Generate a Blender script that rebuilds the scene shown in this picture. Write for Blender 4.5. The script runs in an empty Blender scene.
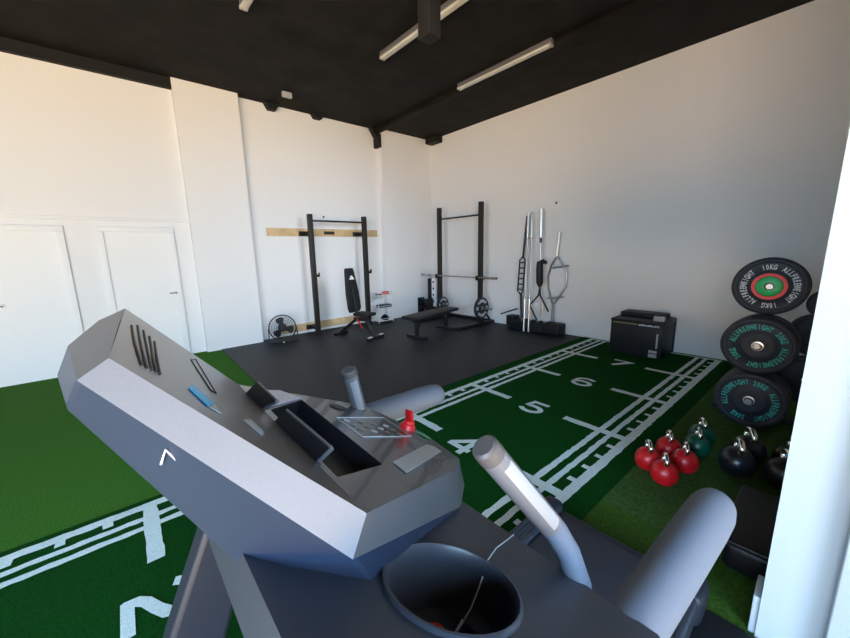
import bpy, bmesh, math, random
from mathutils import Vector, Matrix
random.seed(7)
PI = math.pi
sc = bpy.context.scene
COL = sc.collection

# ---------------------------------------------------------------- materials
def mat(name, col, rough=.5, metal=0., noise=None, bump=0., bscale=60., spec=.5, coat=0., emit=None, trans=0.):
    m = bpy.data.materials.new(name); m.use_nodes = True
    nt = m.node_tree; b = nt.nodes['Principled BSDF']
    b.inputs['Base Color'].default_value = (*col, 1)
    b.inputs['Roughness'].default_value = rough
    b.inputs['Metallic'].default_value = metal
    b.inputs['Specular IOR Level'].default_value = spec
    b.inputs['Coat Weight'].default_value = coat
    if emit:
        b.inputs['Emission Color'].default_value = (*emit[0], 1); b.inputs['Emission Strength'].default_value = emit[1]
    tc = nt.nodes.new('ShaderNodeTexCoord')
    if noise:
        sc_, amt = noise
        n = nt.nodes.new('ShaderNodeTexNoise'); n.inputs['Scale'].default_value = sc_; n.inputs['Detail'].default_value = 6
        nt.links.new(tc.outputs['Object'], n.inputs['Vector'])
        r = nt.nodes.new('ShaderNodeValToRGB')
        r.color_ramp.elements[0].position = .3; r.color_ramp.elements[1].position = .7
        r.color_ramp.elements[0].color = (*[max(0, c*(1-amt)) for c in col], 1)
        r.color_ramp.elements[1].color = (*[min(1, c*(1+amt)) for c in col], 1)
        nt.links.new(n.outputs['Fac'], r.inputs['Fac']); nt.links.new(r.outputs['Color'], b.inputs['Base Color'])
    if bump:
        n2 = nt.nodes.new('ShaderNodeTexNoise'); n2.inputs['Scale'].default_value = bscale; n2.inputs['Detail'].default_value = 5
        nt.links.new(tc.outputs['Object'], n2.inputs['Vector'])
        bp = nt.nodes.new('ShaderNodeBump'); bp.inputs['Strength'].default_value = bump; bp.inputs['Distance'].default_value = .02
        nt.links.new(n2.outputs['Fac'], bp.inputs['Height']); nt.links.new(bp.outputs['Normal'], b.inputs['Normal'])
    return m

M = {}
M['wall'] = mat('wall_paint', (.80, .80, .79), .75, bump=.05, bscale=9)
M['door'] = mat('door_paint', (.83, .83, .81), .6)
M['partition'] = mat('dimmed_wall_paint', (.42, .49, .55), .7)  # wall colour darkened and blued to offset the strong light falling on it
M['ceil'] = mat('black_ceiling', (.0065, .0058, .0052), .85, noise=(2.5, .7), bump=.8, bscale=3, spec=.25)
M['beam'] = mat('black_wood', (.004, .0036, .0034), .8, noise=(5, .4), bump=.2, bscale=20)
M['turf'] = mat('olive_turf', (.055, .185, .018), .95, noise=(120, .45), bump=.8, bscale=400, spec=.1)
M['offcut'] = mat('worn_olive_turf', (.060, .125, .028), .95, noise=(60, .35), bump=.8, bscale=400, spec=.1)
M['offcut2'] = mat('mossy_turf', (.050, .115, .014), .95, noise=(90, .35), bump=.8, bscale=400, spec=.1)
M['lane'] = mat('lane_turf', (.0035, .062, .0065), .95, noise=(160, .45), bump=.8, bscale=400, spec=.06)
M['mark'] = mat('white_turf', (.74, .84, .80), .95, noise=(150, .15), bump=.7, bscale=300, spec=.1)
M['rubber'] = mat('black_rubber', (.0062, .0078, .0120), .55, noise=(250, .5), spec=.35, bump=.1, bscale=200)
M['tube'] = mat('lamp_diffuser', (.62, .62, .60), .4)
M['black'] = mat('black_metal', (.010, .0095, .010), .45, spec=.35)
M['rackblack'] = mat('rack_powdercoat', (.014, .011, .008), .5, spec=.35)
M['pad'] = mat('black_vinyl', (.009, .010, .013), .55, bump=.1, bscale=80, spec=.35)
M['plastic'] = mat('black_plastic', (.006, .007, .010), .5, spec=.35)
M['plate'] = mat('rubber_bumper', (.020, .024, .034), .5, noise=(150, .3), spec=.35)
M['iron'] = mat('black_iron', (.0045, .0045, .007), .42, noise=(40, .3), bump=.1, bscale=60, spec=.35)
M['steel'] = mat('steel', (.75, .74, .72), .3, metal=1.)
M['brush'] = mat('brushed_steel', (.42, .42, .42), .4, metal=1.)
M['wood'] = mat('pine_board', (.62, .43, .22), .6, noise=(6, .18))
M['white'] = mat('white_plastic', (.8, .8, .8), .5)
M['whiteprint'] = mat('white_print', (.62, .66, .70), .6)
M['teal'] = mat('teal_print', (.02, .42, .36), .6)
M['redring'] = mat('red_ring', (.80, .05, .05), .5)
M['green'] = mat('green_insert', (.0, .42, .10), .4)
M['kbred'] = mat('red_vinyl', (.55, .006, .012), .35)
M['kbgreen'] = mat('dark_green_vinyl', (.0, .075, .045), .35)
M['kbblack'] = mat('black_vinyl_coat', (.010, .010, .014), .3)
M['chrome'] = mat('chrome', (.8, .8, .8), .18, metal=1.)
M['red'] = mat('red_plastic', (.72, .015, .02), .4)
M['shell'] = mat('grey_shell', (.024, .035, .064), .40, metal=.15, noise=(600, .08))
M['band'] = mat('silver_band', (.26, .26, .285), .4, metal=.35, noise=(700, .06))
M['face2'] = mat('keypad_face', (.060, .062, .070), .26, noise=(3, .08), coat=.25)
M['rim'] = mat('rim_grey', (.095, .098, .108), .4, metal=.2)
M['face'] = mat('console_face', (.115, .102, .088), .28, noise=(3, .08), coat=.2)
M['tray'] = mat('tray_plastic', (.030, .037, .052), .42, noise=(500, .08))
M['foam'] = mat('grey_foam_grip', (.125, .150, .200), .6, noise=(400, .06), bump=.05, bscale=300)
M['post'] = mat('dark_post', (.010, .014, .024), .5)
M['slot'] = mat('dark_recess', (.012, .014, .02), .5)
M['label'] = mat('grey_label', (.40, .42, .44), .45)
M['blue'] = mat('blue_film', (.0, .42, .80), .35)
M['silverp'] = mat('silver_plastic', (.24, .24, .26), .35, metal=.5)
M['belt'] = mat('running_belt', (.022, .022, .030), .7, noise=(200, .4))
M['lavender'] = mat('lavender_panel', (.55, .56, .70), .3)
M['olive'] = mat('olive_print', (.20, .19, .07), .6)
M['sensor'] = mat('sensor_metal', (.50, .50, .53), .42, metal=.6)
M['cap'] = mat('brown_grey_cap', (.09, .08, .078), .4)
M['solid_pane'] = mat('solid_white', (.8, .8, .85), .3)

# ---------------------------------------------------------------- mesh helpers
class MB:
    def __init__(s, o=(0, 0, 0)): s.bm = bmesh.new(); s.o = Vector(o)
    def v(s, p): return s.bm.verts.new(Vector(p)-s.o)
    def quad(s, pts):
        return s.bm.faces.new([s.v(p) for p in pts])
    def box(s, a, b, bev=0., rot=None):
        x0, y0, z0 = a; x1, y1, z1 = b
        c = Vector(((x0+x1)/2, (y0+y1)/2, (z0+z1)/2))
        r = bmesh.ops.create_cube(s.bm, size=1)
        vs = r['verts']
        for v in vs:
            w = Vector((v.co.x*(x1-x0), v.co.y*(y1-y0), v.co.z*(z1-z0)))
            if rot is not None: w = rot @ w
            v.co = c+w-s.o
        if bev:
            es = list({e for v in vs for e in v.link_edges})
            bmesh.ops.bevel(s.bm, geom=es, offset=bev, segments=3, profile=.5, affect='EDGES')
        return s
    def frame(s, d):
        d = Vector(d).normalized(); u = Vector((0, 0, 1)) if abs(d.z) < .9 else Vector((1, 0, 0))
        a = d.cross(u).normalized(); return a, d.cross(a).normalized()
    def tube(s, pts, r, n=12, cap=True, sx=1., sy=1., up=None):
        pts = [Vector(p) for p in pts]; rs = r if isinstance(r, (list, tuple)) else [r]*len(pts)
        rings = []; pa = None
        for i, p in enumerate(pts):
            d = (pts[min(i+1, len(pts)-1)]-pts[max(i-1, 0)]).normalized()
            if up is not None:
                a = d.cross(Vector(up)).normalized(); b = d.cross(a).normalized()
            elif pa is None: a, b = s.frame(d)
            else:
                a = (pa-d*pa.dot(d)).normalized(); b = d.cross(a)
            pa = a
            rings.append([s.v(p+a*(rs[i]*sx*math.cos(t*2*PI/n))+b*(rs[i]*sy*math.sin(t*2*PI/n))) for t in range(n)])
        for i in range(len(rings)-1):
            for t in range(n):
                s.bm.faces.new([rings[i][t], rings[i][(t+1) % n], rings[i+1][(t+1) % n], rings[i+1][t]])
        if cap: s.bm.faces.new(rings[0][::-1]); s.bm.faces.new(rings[-1])
        return s
    def ring(s, c, ax, R, r, n=32, m=8, sx=1., sy=1., a0=0, a1=2*PI):
        c = Vector(c); a, b = s.frame(ax)
        full = abs(a1-a0-2*PI) < 1e-6; k = n if full else n+1
        pts = [c+a*(R*sx*math.cos(a0+(a1-a0)*i/n))+b*(R*sy*math.sin(a0+(a1-a0)*i/n)) for i in range(k)]
        if not full: return s.tube(pts, r, m)
        ax = Vector(ax).normalized(); rings = []
        for i, p in enumerate(pts):
            o = (p-c).normalized()
            rings.append([s.v(p+o*(r*math.cos(t*2*PI/m))+ax*(r*math.sin(t*2*PI/m))) for t in range(m)])
        for i in range(n):
            for t in range(m):
                s.bm.faces.new([rings[i][t], rings[i][(t+1) % m], rings[(i+1) % n][(t+1) % m], rings[(i+1) % n][t]])
        return s
    def lathe(s, c, ax, prof, n=48):            # prof: (distance along the axis, radius)
        c = Vector(c); ax = Vector(ax).normalized(); a, b = s.frame(ax); rings = []
        for h, r in prof:
            if r < 1e-5: rings.append([s.v(c+ax*h)])
            else: rings.append([s.v(c+ax*h+a*(r*math.cos(t*2*PI/n))+b*(r*math.sin(t*2*PI/n))) for t in range(n)])
        for i in range(len(rings)-1):
            A, B = rings[i], rings[i+1]
            for t in range(n):
                q = [A[t % len(A)], A[(t+1) % len(A)], B[(t+1) % len(B)], B[t % len(B)]]
                f = []
                for w in q:
                    if w not in f: f.append(w)
                if len(f) > 2: s.bm.faces.new(f)
        return s
    def sphere(s, c, r, sq=(1, 1, 1), n=24):
        q = bmesh.ops.create_uvsphere(s.bm, u_segments=n, v_segments=n//2, radius=r)
        for v in q['verts']:
            v.co = Vector((v.co.x*sq[0], v.co.y*sq[1], v.co.z*sq[2]))+Vector(c)-s.o
        return s
    def poly(s, pts, thick):                    # extruded polygon, thick = vector
        t = Vector(thick); A = [s.v(p) for p in pts]; B = [s.v(Vector(p)+t) for p in pts]; n = len(pts)
        s.bm.faces.new(A); s.bm.faces.new(B[::-1])
        for i in range(n): s.bm.faces.new([A[i], B[i], B[(i+1) % n], A[(i+1) % n]])
        return s
    def build(s, name, m, parent=None, ang=35, bevel=0., kind=None):
        bmesh.ops.recalc_face_normals(s.bm, faces=s.bm.faces[:])
        me = bpy.data.meshes.new(name); s.bm.to_mesh(me); s.bm.free()
        for p in me.polygons: p.use_smooth = True
        me.set_sharp_from_angle(angle=math.radians(ang))
        me.materials.append(m)
        o = bpy.data.objects.new(name, me); COL.objects.link(o)
        if parent is not None: o.parent = parent
        else: o.location = s.o
        if bevel:
            md = o.modifiers.new('bevel', 'BEVEL'); md.width = bevel; md.segments = 3; md.limit_method = 'ANGLE'; md.angle_limit = math.radians(30)
        if kind: o['kind'] = kind
        return o

def tag(o, label=None, cat=None, group=None, kind=None):
    if label: o['label'] = label
    if cat: o['category'] = cat
    if group: o['group'] = group
    if kind: o['kind'] = kind
    return o
def thing(name, loc, label, cat, group=None, rz=0):
    o = bpy.data.objects.new(name, None); COL.objects.link(o); o.location = loc; o.rotation_euler = (0, 0, rz)
    o.empty_display_size = .1
    return tag(o, label, cat, group)
def dup(root, loc, label, rz=None, group=None):
    r = root.copy(); COL.objects.link(r); r.location = loc
    if rz is not None: r.rotation_euler = (0, 0, rz)
    r['label'] = label
    if group: r['group'] = group
    for ch in list(root.children):
        c = ch.copy(); COL.objects.link(c); c.parent = r
        for g in list(ch.children):
            d = g.copy(); COL.objects.link(d); d.parent = c
    return r
def glyph_mesh(txt, size):
    cu = bpy.data.curves.new('t', 'FONT'); cu.body = txt; cu.size = size; cu.align_x = 'CENTER'; cu.align_y = 'CENTER'; cu.offset = size*.03
    ob = bpy.data.objects.new('t', cu); COL.objects.link(ob)
    bpy.context.view_layer.update()
    me = bpy.data.meshes.new_from_object(ob.evaluated_get(bpy.context.evaluated_depsgraph_get()))
    vs = [v.co.copy() for v in me.vertices]; fs = [tuple(p.vertices) for p in me.polygons]
    bpy.data.objects.remove(ob); bpy.data.curves.remove(cu); bpy.data.meshes.remove(me)
    return vs, fs
GC = {}
def put_glyphs(mb, txt, size, mtx, sx=1.):
    if (txt, size) not in GC: GC[(txt, size)] = glyph_mesh(txt, size)
    vs, fs = GC[(txt, size)]
    nv = [mb.v(mtx @ Vector((v.x*sx, v.y, 0))) for v in vs]
    for f in fs:
        try: mb.bm.faces.new([nv[i] for i in f])
        except ValueError: pass

# ---------------------------------------------------------------- the room
H = 4.035; XB = 8.09; YA = 3.92; XL = -2.6; YF = -5.0
def st(name, mb, m, **k): return mb.build(name, m, kind='structure', **k)
st('floor', MB().box((XL-.2, YF-.2, -.12), (XB+.2, YA+.2, 0)), M['turf'])
st('ceiling', MB().box((XL-.2, YF-.2, H), (XB+.2, YA+.2, H+.15)), M['ceil'])
st('wall_back', MB().box((XB, YF, 0), (XB+.15, YA+.15, H)), M['wall'])
st('wall_left', MB().box((XL, YA, 0), (XB, YA+.15, H)).box((XL, 3.865, 0), (3.05, YA, 3.90))
   .box((3.05, 3.775, 0), (3.93, YA, H)).box((6.69, 3.80, 0), (XB, YA, H)), M['wall'])
st('wall_front', MB().box((XL-.15, YF, 2.6), (XL, YA+.15, H)).box((XL-.15, YF, 0), (XL, -4.6, 2.6)).box((XL-.15, -1.9, 0), (XL, YA+.15, 2.6)), M['wall'])
# wall behind the weight racks, with a high window
wr = MB(); y0, y1 = -3.1, -2.95
wr.box((3.9, y0, 0), (XB, y1, 1.9)).box((3.9, y0, 3.7), (XB, y1, H)).box((3.9, y0, 1.9), (4.7, y1, 3.7)).box((7.3, y0, 1.9), (XB, y1, 3.7))
st('wall_right', wr, M['wall'])
fr = MB()
for a, b in (((4.7, 1.9), (7.3, 1.95)), ((4.7, 3.65), (7.3, 3.7)), ((4.7, 1.95), (4.75, 3.65)), ((7.25, 1.95), (7.3, 3.65)), ((5.97, 1.95), (6.03, 3.65))):
    fr.box((a[0], -3.07, a[1]), (b[0], -2.99, b[1]))
win = st('window_1', fr, M['door'])
MB().box((4.75, -3.045, 1.95), (7.25, -3.03, 3.65)).build('blocking_pane', M['solid_pane'], win)  # solid unseen pane, added to keep the outdoor lamps from shining through here
# partition end that the photographer stands beside
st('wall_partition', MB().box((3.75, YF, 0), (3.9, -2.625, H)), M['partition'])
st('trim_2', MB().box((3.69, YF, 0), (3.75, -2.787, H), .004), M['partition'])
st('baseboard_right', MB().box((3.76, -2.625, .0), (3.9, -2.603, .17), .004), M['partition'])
# shop front wall with a wide opening
wf = MB().box((XL, YF-.15, 2.9), (3.75, YF, H)).box((XL, YF-.15, 0), (-2.2, YF, 2.9)).box((2.3, YF-.15, 0), (3.75, YF, 2.9))
st('wall_right_shopfront', wf, M['wall'])
# black fascia above the doors
st('trim_1', MB().box((XL, 3.80, 3.895), (3.05, YA, H)), M['beam'])
# panel moulding over the doors
st('trim_3', MB().box((XL, 3.835, 2.045), (3.05, 3.865, 2.085), .006), M['door'])
def door(name, xa, xb, hx):
    mb = MB()
    for a, b in (((xa, 0), (xa+.075, 1.89)), ((xb-.075, 0), (xb, 1.89)), ((xa, 1.89), (xb, 1.965))):
        mb.box((a[0], 3.828, a[1]), (b[0], 3.865, b[1]), .008)
    mb.box((xa+.075, 3.85, 0), (xb-.075, 3.865, 1.89))
    d = mb.build(name, M['door'], kind='structure')
    h = MB().tube([(hx, 3.84, .995), (hx, 3.80, .995), (hx-.10, 3.79, .998)], .009, 8).ring((hx, 3.845, .995), (0, 1, 0), .02, .006, 16, 6)
    h.build('door_handle', M['brush'], d)
door('door_1', .62, 1.635, .97); door('door_2', 1.945, 2.83, 2.76); door('door_3', -1.1, -.1, -.2)

# rubber mat over the far corner
LA = -.0200
def lane(x, y, z=0): return (x*math.cos(LA)-y*math.sin(LA), x*math.sin(LA)+y*math.cos(LA), z)
mb = MB(); mb.poly([lane(3.13, .165), lane(8.02, .165), (8.085, 3.795, 0), (6.685, 3.795, 0), (6.685, 3.915, 0), (3.935, 3.915, 0), (3.935, 3.77, 0), (3.25, 3.77, 0)], (0, 0, .010))
tag(mb.build('rubber_floor_mat', M['rubber']), 'large matt black rubber gym mat filling the far corner under the racks', 'floor mat')

# sprint lane
mb = MB(); n = 60
mb.poly([lane(-1.5, .07), lane(3.13, .07), lane(3.13, .158), lane(8.08, .158), lane(8.03, -1.815), lane(-1.5, -1.815)], (0, 0, .008))
ln = tag(mb.build('sprint_lane_turf', M['lane']), 'dark green turf running lane with white lines and numbers 2 to 7', 'turf')
def strip(mb, x0, x1, ya, yb, jit=.004, step=.04):
    n = max(1, int(abs(x1-x0)/step)); P = []
    for i in range(n+1):
        x = x0+(x1-x0)*i/n
        P.append((mb.v(lane(x, ya+random.uniform(-jit, jit), .0105)), mb.v(lane(x, yb+random.uniform(-jit, jit), .0105))))
    for i in range(n): mb.bm.faces.new([P[i][0], P[i+1][0], P[i+1][1], P[i][1]])
def cross(mb, ya, yb, x, w, jit=.004, step=.04):
    n = max(1, int(abs(yb-ya)/step)); P = []
    for i in range(n+1):
        y = ya+(yb-ya)*i/n
        P.append((mb.v(lane(x-w/2+random.uniform(-jit, jit), y, .0112)), mb.v(lane(x+w/2+random.uniform(-jit, jit), y, .0112))))
    for i in range(n): mb.bm.faces.new([P[i][0], P[i+1][0], P[i+1][1], P[i][1]])
W = 1.666
mb = MB()
for s_, o_ in ((1, 0), (-1, -W)):
    Y = lambda d: o_-s_*d
    strip(mb, -1.4, 8.03, Y(-.02), Y(.042)); strip(mb, -1.4, 8.03, Y(.118), Y(.158)); strip(mb, -1.4, 8.03, Y(.206), Y(.250))
    for k in range(0, 9):
        cross(mb, Y(-.02), Y(.54), k, .075 if k < 8 else .05)
        for j in range(1, 5):
            if k < 8: cross(mb, Y(.03), Y(.088), k+.2*j, .045)
mb.build('lane_lines', M['mark'], ln)
def stroke(mb, pts, w, x0, y0, sx, sy, z=.0115):
    # pts in a 0..1 box: u to the right of the reader, v upwards
    P = [Vector((u*sx, v*sy)) for u, v in pts]; L = []
    for i, p in enumerate(P):
        d = (P[min(i+1, len(P)-1)]-P[max(i-1, 0)]).normalized(); nrm = Vector((-d.y, d.x))
        if 0 < i < len(P)-1:
            d1 = (P[i]-P[i-1]).normalized(); c = max(.5, abs(nrm.dot(Vector((-d1.y, d1.x)))))
            nrm = nrm/c
        a = p+nrm*w/2; b = p-nrm*w/2
        L.append((mb.v(lane(x0+a.y, y0-a.x, z)), mb.v(lane(x0+b.y, y0-b.x, z))))
    for i in range(len(L)-1): mb.bm.faces.new([L[i][0], L[i+1][0], L[i+1][1], L[i][1]])
def arc(cx, cy, rx, ry, a0, a1, n=14): return [(cx+rx*math.cos(math.radians(a0+(a1-a0)*i/n)), cy+ry*math.sin(math.radians(a0+(a1-a0)*i/n))) for i in range(n+1)]
DIG = {
 '2': [arc(.5, .70, .40, .24, 170, -25)+[(.62, .47), (.30, .34), (.16, .22), (.13, .02)], [(.04, .09), (1., .09)]],
 '3': [arc(.45, .73, .4, .22, 160, -80), arc(.45, .28, .45, .25, 80, -160)],
 '4': [[(.75, 0), (.75, 1.)], [(.80, .98), (.05, .30)], [(-.02, .28), (1., .28)]],
 '5': [[(.92, .92), (.2, .92), (.12, .50)]+arc(.45, .32, .45, .25, 120, -160)],
 '6': [[(.9, .85)]+arc(.5, .62, .42, .32, 60, 180)+arc(.5, .30, .42, .25, 180, 540)],
 '7': [[(.0, .92), (.95, .92), (.30, .0)]],
 '1': [[(.2, .75), (.55, .95), (.55, 0)]]}
for ch in '1234567':
    mb = MB(); k = int(ch)
    for i_, s_ in enumerate(DIG[ch]): stroke(mb, s_, .05, k-.145, -.725, .21, .27, .0115+.0004*i_)
    mb.build('lane_number', M['mark'], ln)
# second olive turf piece beside the lane
tag(MB().poly([(4.12, -1.90, 0), (8.06, -1.98, 0), (8.06, -2.93, 0), (4.12, -2.93, 0)], (0, 0, .006)).build('turf_offcut', M['offcut']),
    'olive green turf piece laid between the lane and the kettlebells', 'turf')

tag(MB().poly([(1.2, -1.86, 0), (4.112, -1.90, 0), (4.112, -2.93, 0), (3.905, -2.93, 0), (3.905, -2.60, 0), (1.2, -2.60, 0)], (0, 0, .006)).build('turf_offcut', M['offcut2']),
    'mossy green turf piece under the near side of the treadmill', 'turf')
tag(MB().poly([(1.35, -1.905, 0), (3.735, -1.905, 0), (3.735, -2.66, 0), (1.35, -2.66, 0)], (0, 0, .005)).build('dark_floor_sheet', M['plastic']),  # thin black sheet that makes the floor around the treadmill darker
    'thin black sheet on the turf directly under the treadmill', 'mat').location = (0, 0, .0065)
# ---------------------------------------------------------------- ceiling lamps and timbers
def tubelamp(x, ya, yb, z, label):
    t = thing('tube_lamp', (x, (ya+yb)/2, z), label, 'ceiling lamp', 'tube lamps on the black ceiling'); o = t.location
    MB(o).box((x-.034, ya, z+.030), (x+.034, yb, z+.085), .004).build('housing', M['silverp'], t)
    MB(o).box((x-.038, ya+.03, z), (x+.038, yb-.03, z+.030), .012).build('diffuser', M['tube'], t)
    for y_ in (ya, yb-.03): MB(o).box((x-.040, y_, z-.002), (x+.040, y_+.03, z+.034), .006).build('end_cap', M['label'], t)
tubelamp(6.50, -.08, 1.45, 3.95, 'unlit tube lamp nearest the plain back wall')
tubelamp(5.05, -.03, 1.45, 3.95, 'unlit tube lamp partly hidden by the hanging black timber')
tubelamp(3.40, .05, 1.53, 3.95, 'unlit tube lamp whose end shows at the top left edge')
tag(MB((4.52, 3.28, 3.97)).box((4.45, 3.25, 3.955), (4.60, 3.31, 4.035), .01).build('ceiling_sensor', M['label']), 'small pale box fixed on the dark ceiling near the left wall', 'sensor')
mb = MB((4.4, -.1, 3.75)).box((4.33, -.20, 3.33), (4.47, -.05, H), .01)
tag(mb.build('hanging_timber', M['beam']), 'black timber post hanging from the ceiling in front of a tube lamp', 'beam')
tag(MB((6.62, 0, H)).box((6.55, -2.9, H-.08), (6.69, YA, H-.002), .01).build('ceiling_beam', M['ceil']), 'black roof tie beam that ends on the triangular wall bracket', 'beam')
# triangular bracket
t = thing('roof_bracket', (6.62, 3.8, 3.7), 'black triangular bracket under the ceiling at the far pillar', 'bracket'); o = t.location
MB(o).box((6.58, 3.74, 3.66), (6.66, 3.92, 3.92), .008).build('wall_plate', M['beam'], t)
MB(o).tube([(6.62, 3.76, 3.70), (6.42, 3.78, 4.0)], .045, 6).build('strut', M['beam'], t)
tag(MB((8.0, 3.5, 3.9)).box((7.86, 3.38, 3.90), (8.09, 3.72, 4.035), .02).build('corner_bracket', M['beam']), 'dark block under the ceiling in the far corner', 'bracket')
tag(MB((4.48, 3.9, 3.95)).poly([(4.36, 3.80, 4.03), (4.60, 3.80, 4.03), (4.54, 3.80, 3.93), (4.42, 3.80, 3.93)], (0, .115, 0)).build('beam_shoe', M['beam']), 'small black beam shoe on the left wall right of the near pillar', 'bracket')
tag(MB((5.3, 3.9, 3.95)).poly([(5.20, 3.80, 4.03), (5.42, 3.80, 4.03), (5.38, 3.80, 3.96), (5.25, 3.80, 3.96)], (0, .115, 0)).build('beam_shoe', M['beam']), 'small black beam shoe on the left wall, middle of the recess', 'bracket')
# wall sensors
def dot(p, ax, label):
    t = thing('wall_sensor', p, label, 'sensor')
    MB(p).lathe(p, ax, [(0, .045), (.015, .045), (.02, .035), (.02, 0)], 20).build('cover', M['white'], t)
    q = Vector(p)+Vector(ax)*.02
    MB(p).lathe(q, ax, [(0, .018), (.012, .015), (.016, 0)], 16).build('lens', M['black'], t)
dot((8.088, .611, 2.29), (-1, 0, 0), 'small round sensor high on the back wall above the bars')
dot((5.32, 3.918, 2.225), (0, -1, 0), 'small round sensor on the left wall above the pull-up bar')

# ---------------------------------------------------------------- wall rack (left wall)
t = thing('wall_rack', (5.48, 3.62, 0), 'dark wall-mounted pull-up rack with pine boards on the left wall', 'squat rack'); o = t.location
for x in (4.905, 6.06):
    MB(o).box((x-.042, 3.58, .010), (x+.042, 3.66, 2.235), .006).build('upright', M['rackblack'], t)
MB(o).tube([(4.905, 3.62, 2.12), (6.06, 3.62, 2.12)], .017, 12).build('pull_up_bar', M['rackblack'], t)
for x in (4.905, 6.06):
    for z in (1.90, .12):
        MB(o).box((x-.03, 3.66, z-.03), (x+.03, 3.885, z+.03)).box((x-.12, 3.862, z-.045), (x+.12, 3.882, z+.045), .004).build('wall_arm', M['rackblack'], t)
    MB(o).box((x+.03, 3.545, 1.10), (x+.085, 3.60, 1.15), .005).box((x+.075, 3.545, 1.10), (x+.085, 3.60, 1.18), .003).build('j_hook', M['black'], t)
for x, z, w in ((5.39, 1.925, 2.35), (5.3, .13, 2.05)):
    MB(o).box((x-w/2, 3.885, z-.07), (x+w/2, 3.919, z+.07), .003).build('mounting_board', M['wood'], t)
MB(o).box((5.30, 3.87, 1.89), (5.52, 3.885, 1.95), .003).build('bracket_plate', M['rackblack'], t)

# adjustable bench
t = thing('adjustable_bench', (5.34, 2.90, 0.01), 'adjustable weight bench with upright backrest and white three-stripe mark', 'bench', rz=math.radians(-73))
def tapered_pad(mb, pts, th, up):
    return mb
mb = MB(); # back pad: local frame x forward, y left
N = 9; th = .055
prof = [(-.03, .45, .12), (-.02, .52, .16), (-.055, .80, .16), (-.085, 1.05, .125), (-.105, 1.20, .105), (-.11, 1.245, .085)]
rings = []
for (x, z, hw) in prof:
    r = []
    for dx, dy in ((0, -1), (.006, -.85), (.01, 0), (.006, .85), (0, 1), (-th, .92), (-th, -.92)):
        r.append(mb.v((x+dx, hw*dy, z)))
    rings.append(r)
for i in range(len(rings)-1):
    for k in range(7): mb.bm.faces.new([rings[i][k], rings[i][(k+1) % 7], rings[i+1][(k+1) % 7], rings[i+1][k]])
mb.bm.faces.new(rings[0][::-1]); mb.bm.faces.new(rings[-1])
bp = mb.build('backrest', M['pad'], t, bevel=.008)
mb = MB()
for k in range(3):
    y = -.05+k*.036; h0 = .025+.025*k
    mb.poly([(-.066-.0, -y-.0, 1.055), (-.066, -y-.030, 1.055), (-.066-.01, -y-.030-.012, 1.055+h0), (-.066-.01, -y-.008, 1.055+h0+.012)], (.012, 0, 0))
mb.bm.free(); mb = MB()
mb.poly([(-.075, .062, 1.045), (-.075, -.062, 1.045), (-.085, -.012, 1.115), (-.085, .012, 1.115)], (.012, 0, 0))
mb.build('mark', M['white'], bp)
MB().box((.02, -.13, .40), (.36, .13, .46), .02).build('seat', M['pad'], t)
MB().box((-.05, -.035, .30), (.30, .035, .36), .006).tube([(.0, 0, .40), (-.02, 0, .62), (-.09, 0, .95)], .022, 8).build('frame', M['black'], t)
MB().tube([(.22, 0, .33), (.40, 0, .04)], .03, 8).build('leg', M['black'], t)
MB().tube([(.0, 0, .33), (-.42, 0, .04)], .03, 8).build('leg', M['black'], t)
MB().box((.38, -.22, .0), (.44, .22, .05), .01).build('foot_bar', M['black'], t)
MB().box((-.45, -.17, .0), (-.39, .17, .05), .01).build('foot_bar', M['black'], t)
for y_ in (-.20, .11): MB().box((.40, y_, .05), (.45, y_+.09, .06)).build('end_cap', M['white'], t)
MB().tube([(.05, -.06, .36), (.18, -.07, .18)], .012, 8).build('ladder_strut', M['kbred'], t)

# floor fan
c = (4.21, 3.56, .25)
t = thing('floor_fan', (4.21, 3.56, 0.01), 'round black wire floor fan against the left wall', 'fan'); o = t.location
ax = Vector((-.35, -1, .12)).normalized()
mb = MB(o); mb.ring(c, ax, .225, .010, 40, 6); mb.ring(Vector(c)-ax*.07, ax, .225, .007, 40, 6)
a_, b_ = mb.frame(ax)
for R in (.06, .10, .14, .18): mb.ring(Vector(c)+ax*(.045*(1-R/.26)), ax, R, .0025, 32, 4)
for k in range(28):
    an = k*2*PI/28; d = a_*math.cos(an)+b_*math.sin(an)
    mb.tube([Vector(c)+ax*.045+d*.03, Vector(c)+ax*.03+d*.14, Vector(c)+d*.222, Vector(c)-ax*.07+d*.222], .0025, 4, cap=False)
mb.build('wire_guard', M['black'], t)
mb = MB(o); mb.lathe(Vector(c)-ax*.09, ax, [(0, 0), (0, .08), (.09, .07), (.10, .0)], 24); mb.build('motor', M['black'], t)
for k in range(3):
    an = k*2*PI/3+PI/6+.3; pts = []
    for q, R in ((-.45, .05), (-.5, .17), (-.2, .195), (.25, .19), (.45, .15), (.3, .05)):
        d = a_*math.cos(an+q)+b_*math.sin(an+q); pts.append(Vector(c)-ax*(.01+.03*q)+d*R)
    MB(o).poly(pts, ax*.004).build('blade', M['plastic'], t)
mb = MB(o); s0 = Vector((ax.y, -ax.x, 0)).normalized()
for s_ in (-1, 1):
    mb.tube([Vector(c)+s0*.235*s_-ax*.03, Vector((c[0], c[1], .02))+s0*.245*s_-Vector((0, .03, 0)), Vector((c[0], c[1], .02))+s0*.20*s_+Vector((ax.x, ax.y, 0))*.14], .010, 8)
mb.tube([Vector((c[0], c[1], .02))+s0*.20+Vector((ax.x, ax.y, 0))*.14, Vector((c[0], c[1], .02))-s0*.20+Vector((ax.x, ax.y, 0))*.14], .010, 8)
mb.build('stand', M['black'], t)
MB(o).sphere(Vector((c[0], c[1], .025))+Vector((ax.x, ax.y, 0))*.15, .014).build('foot_knob', M['white'], t)

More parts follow.
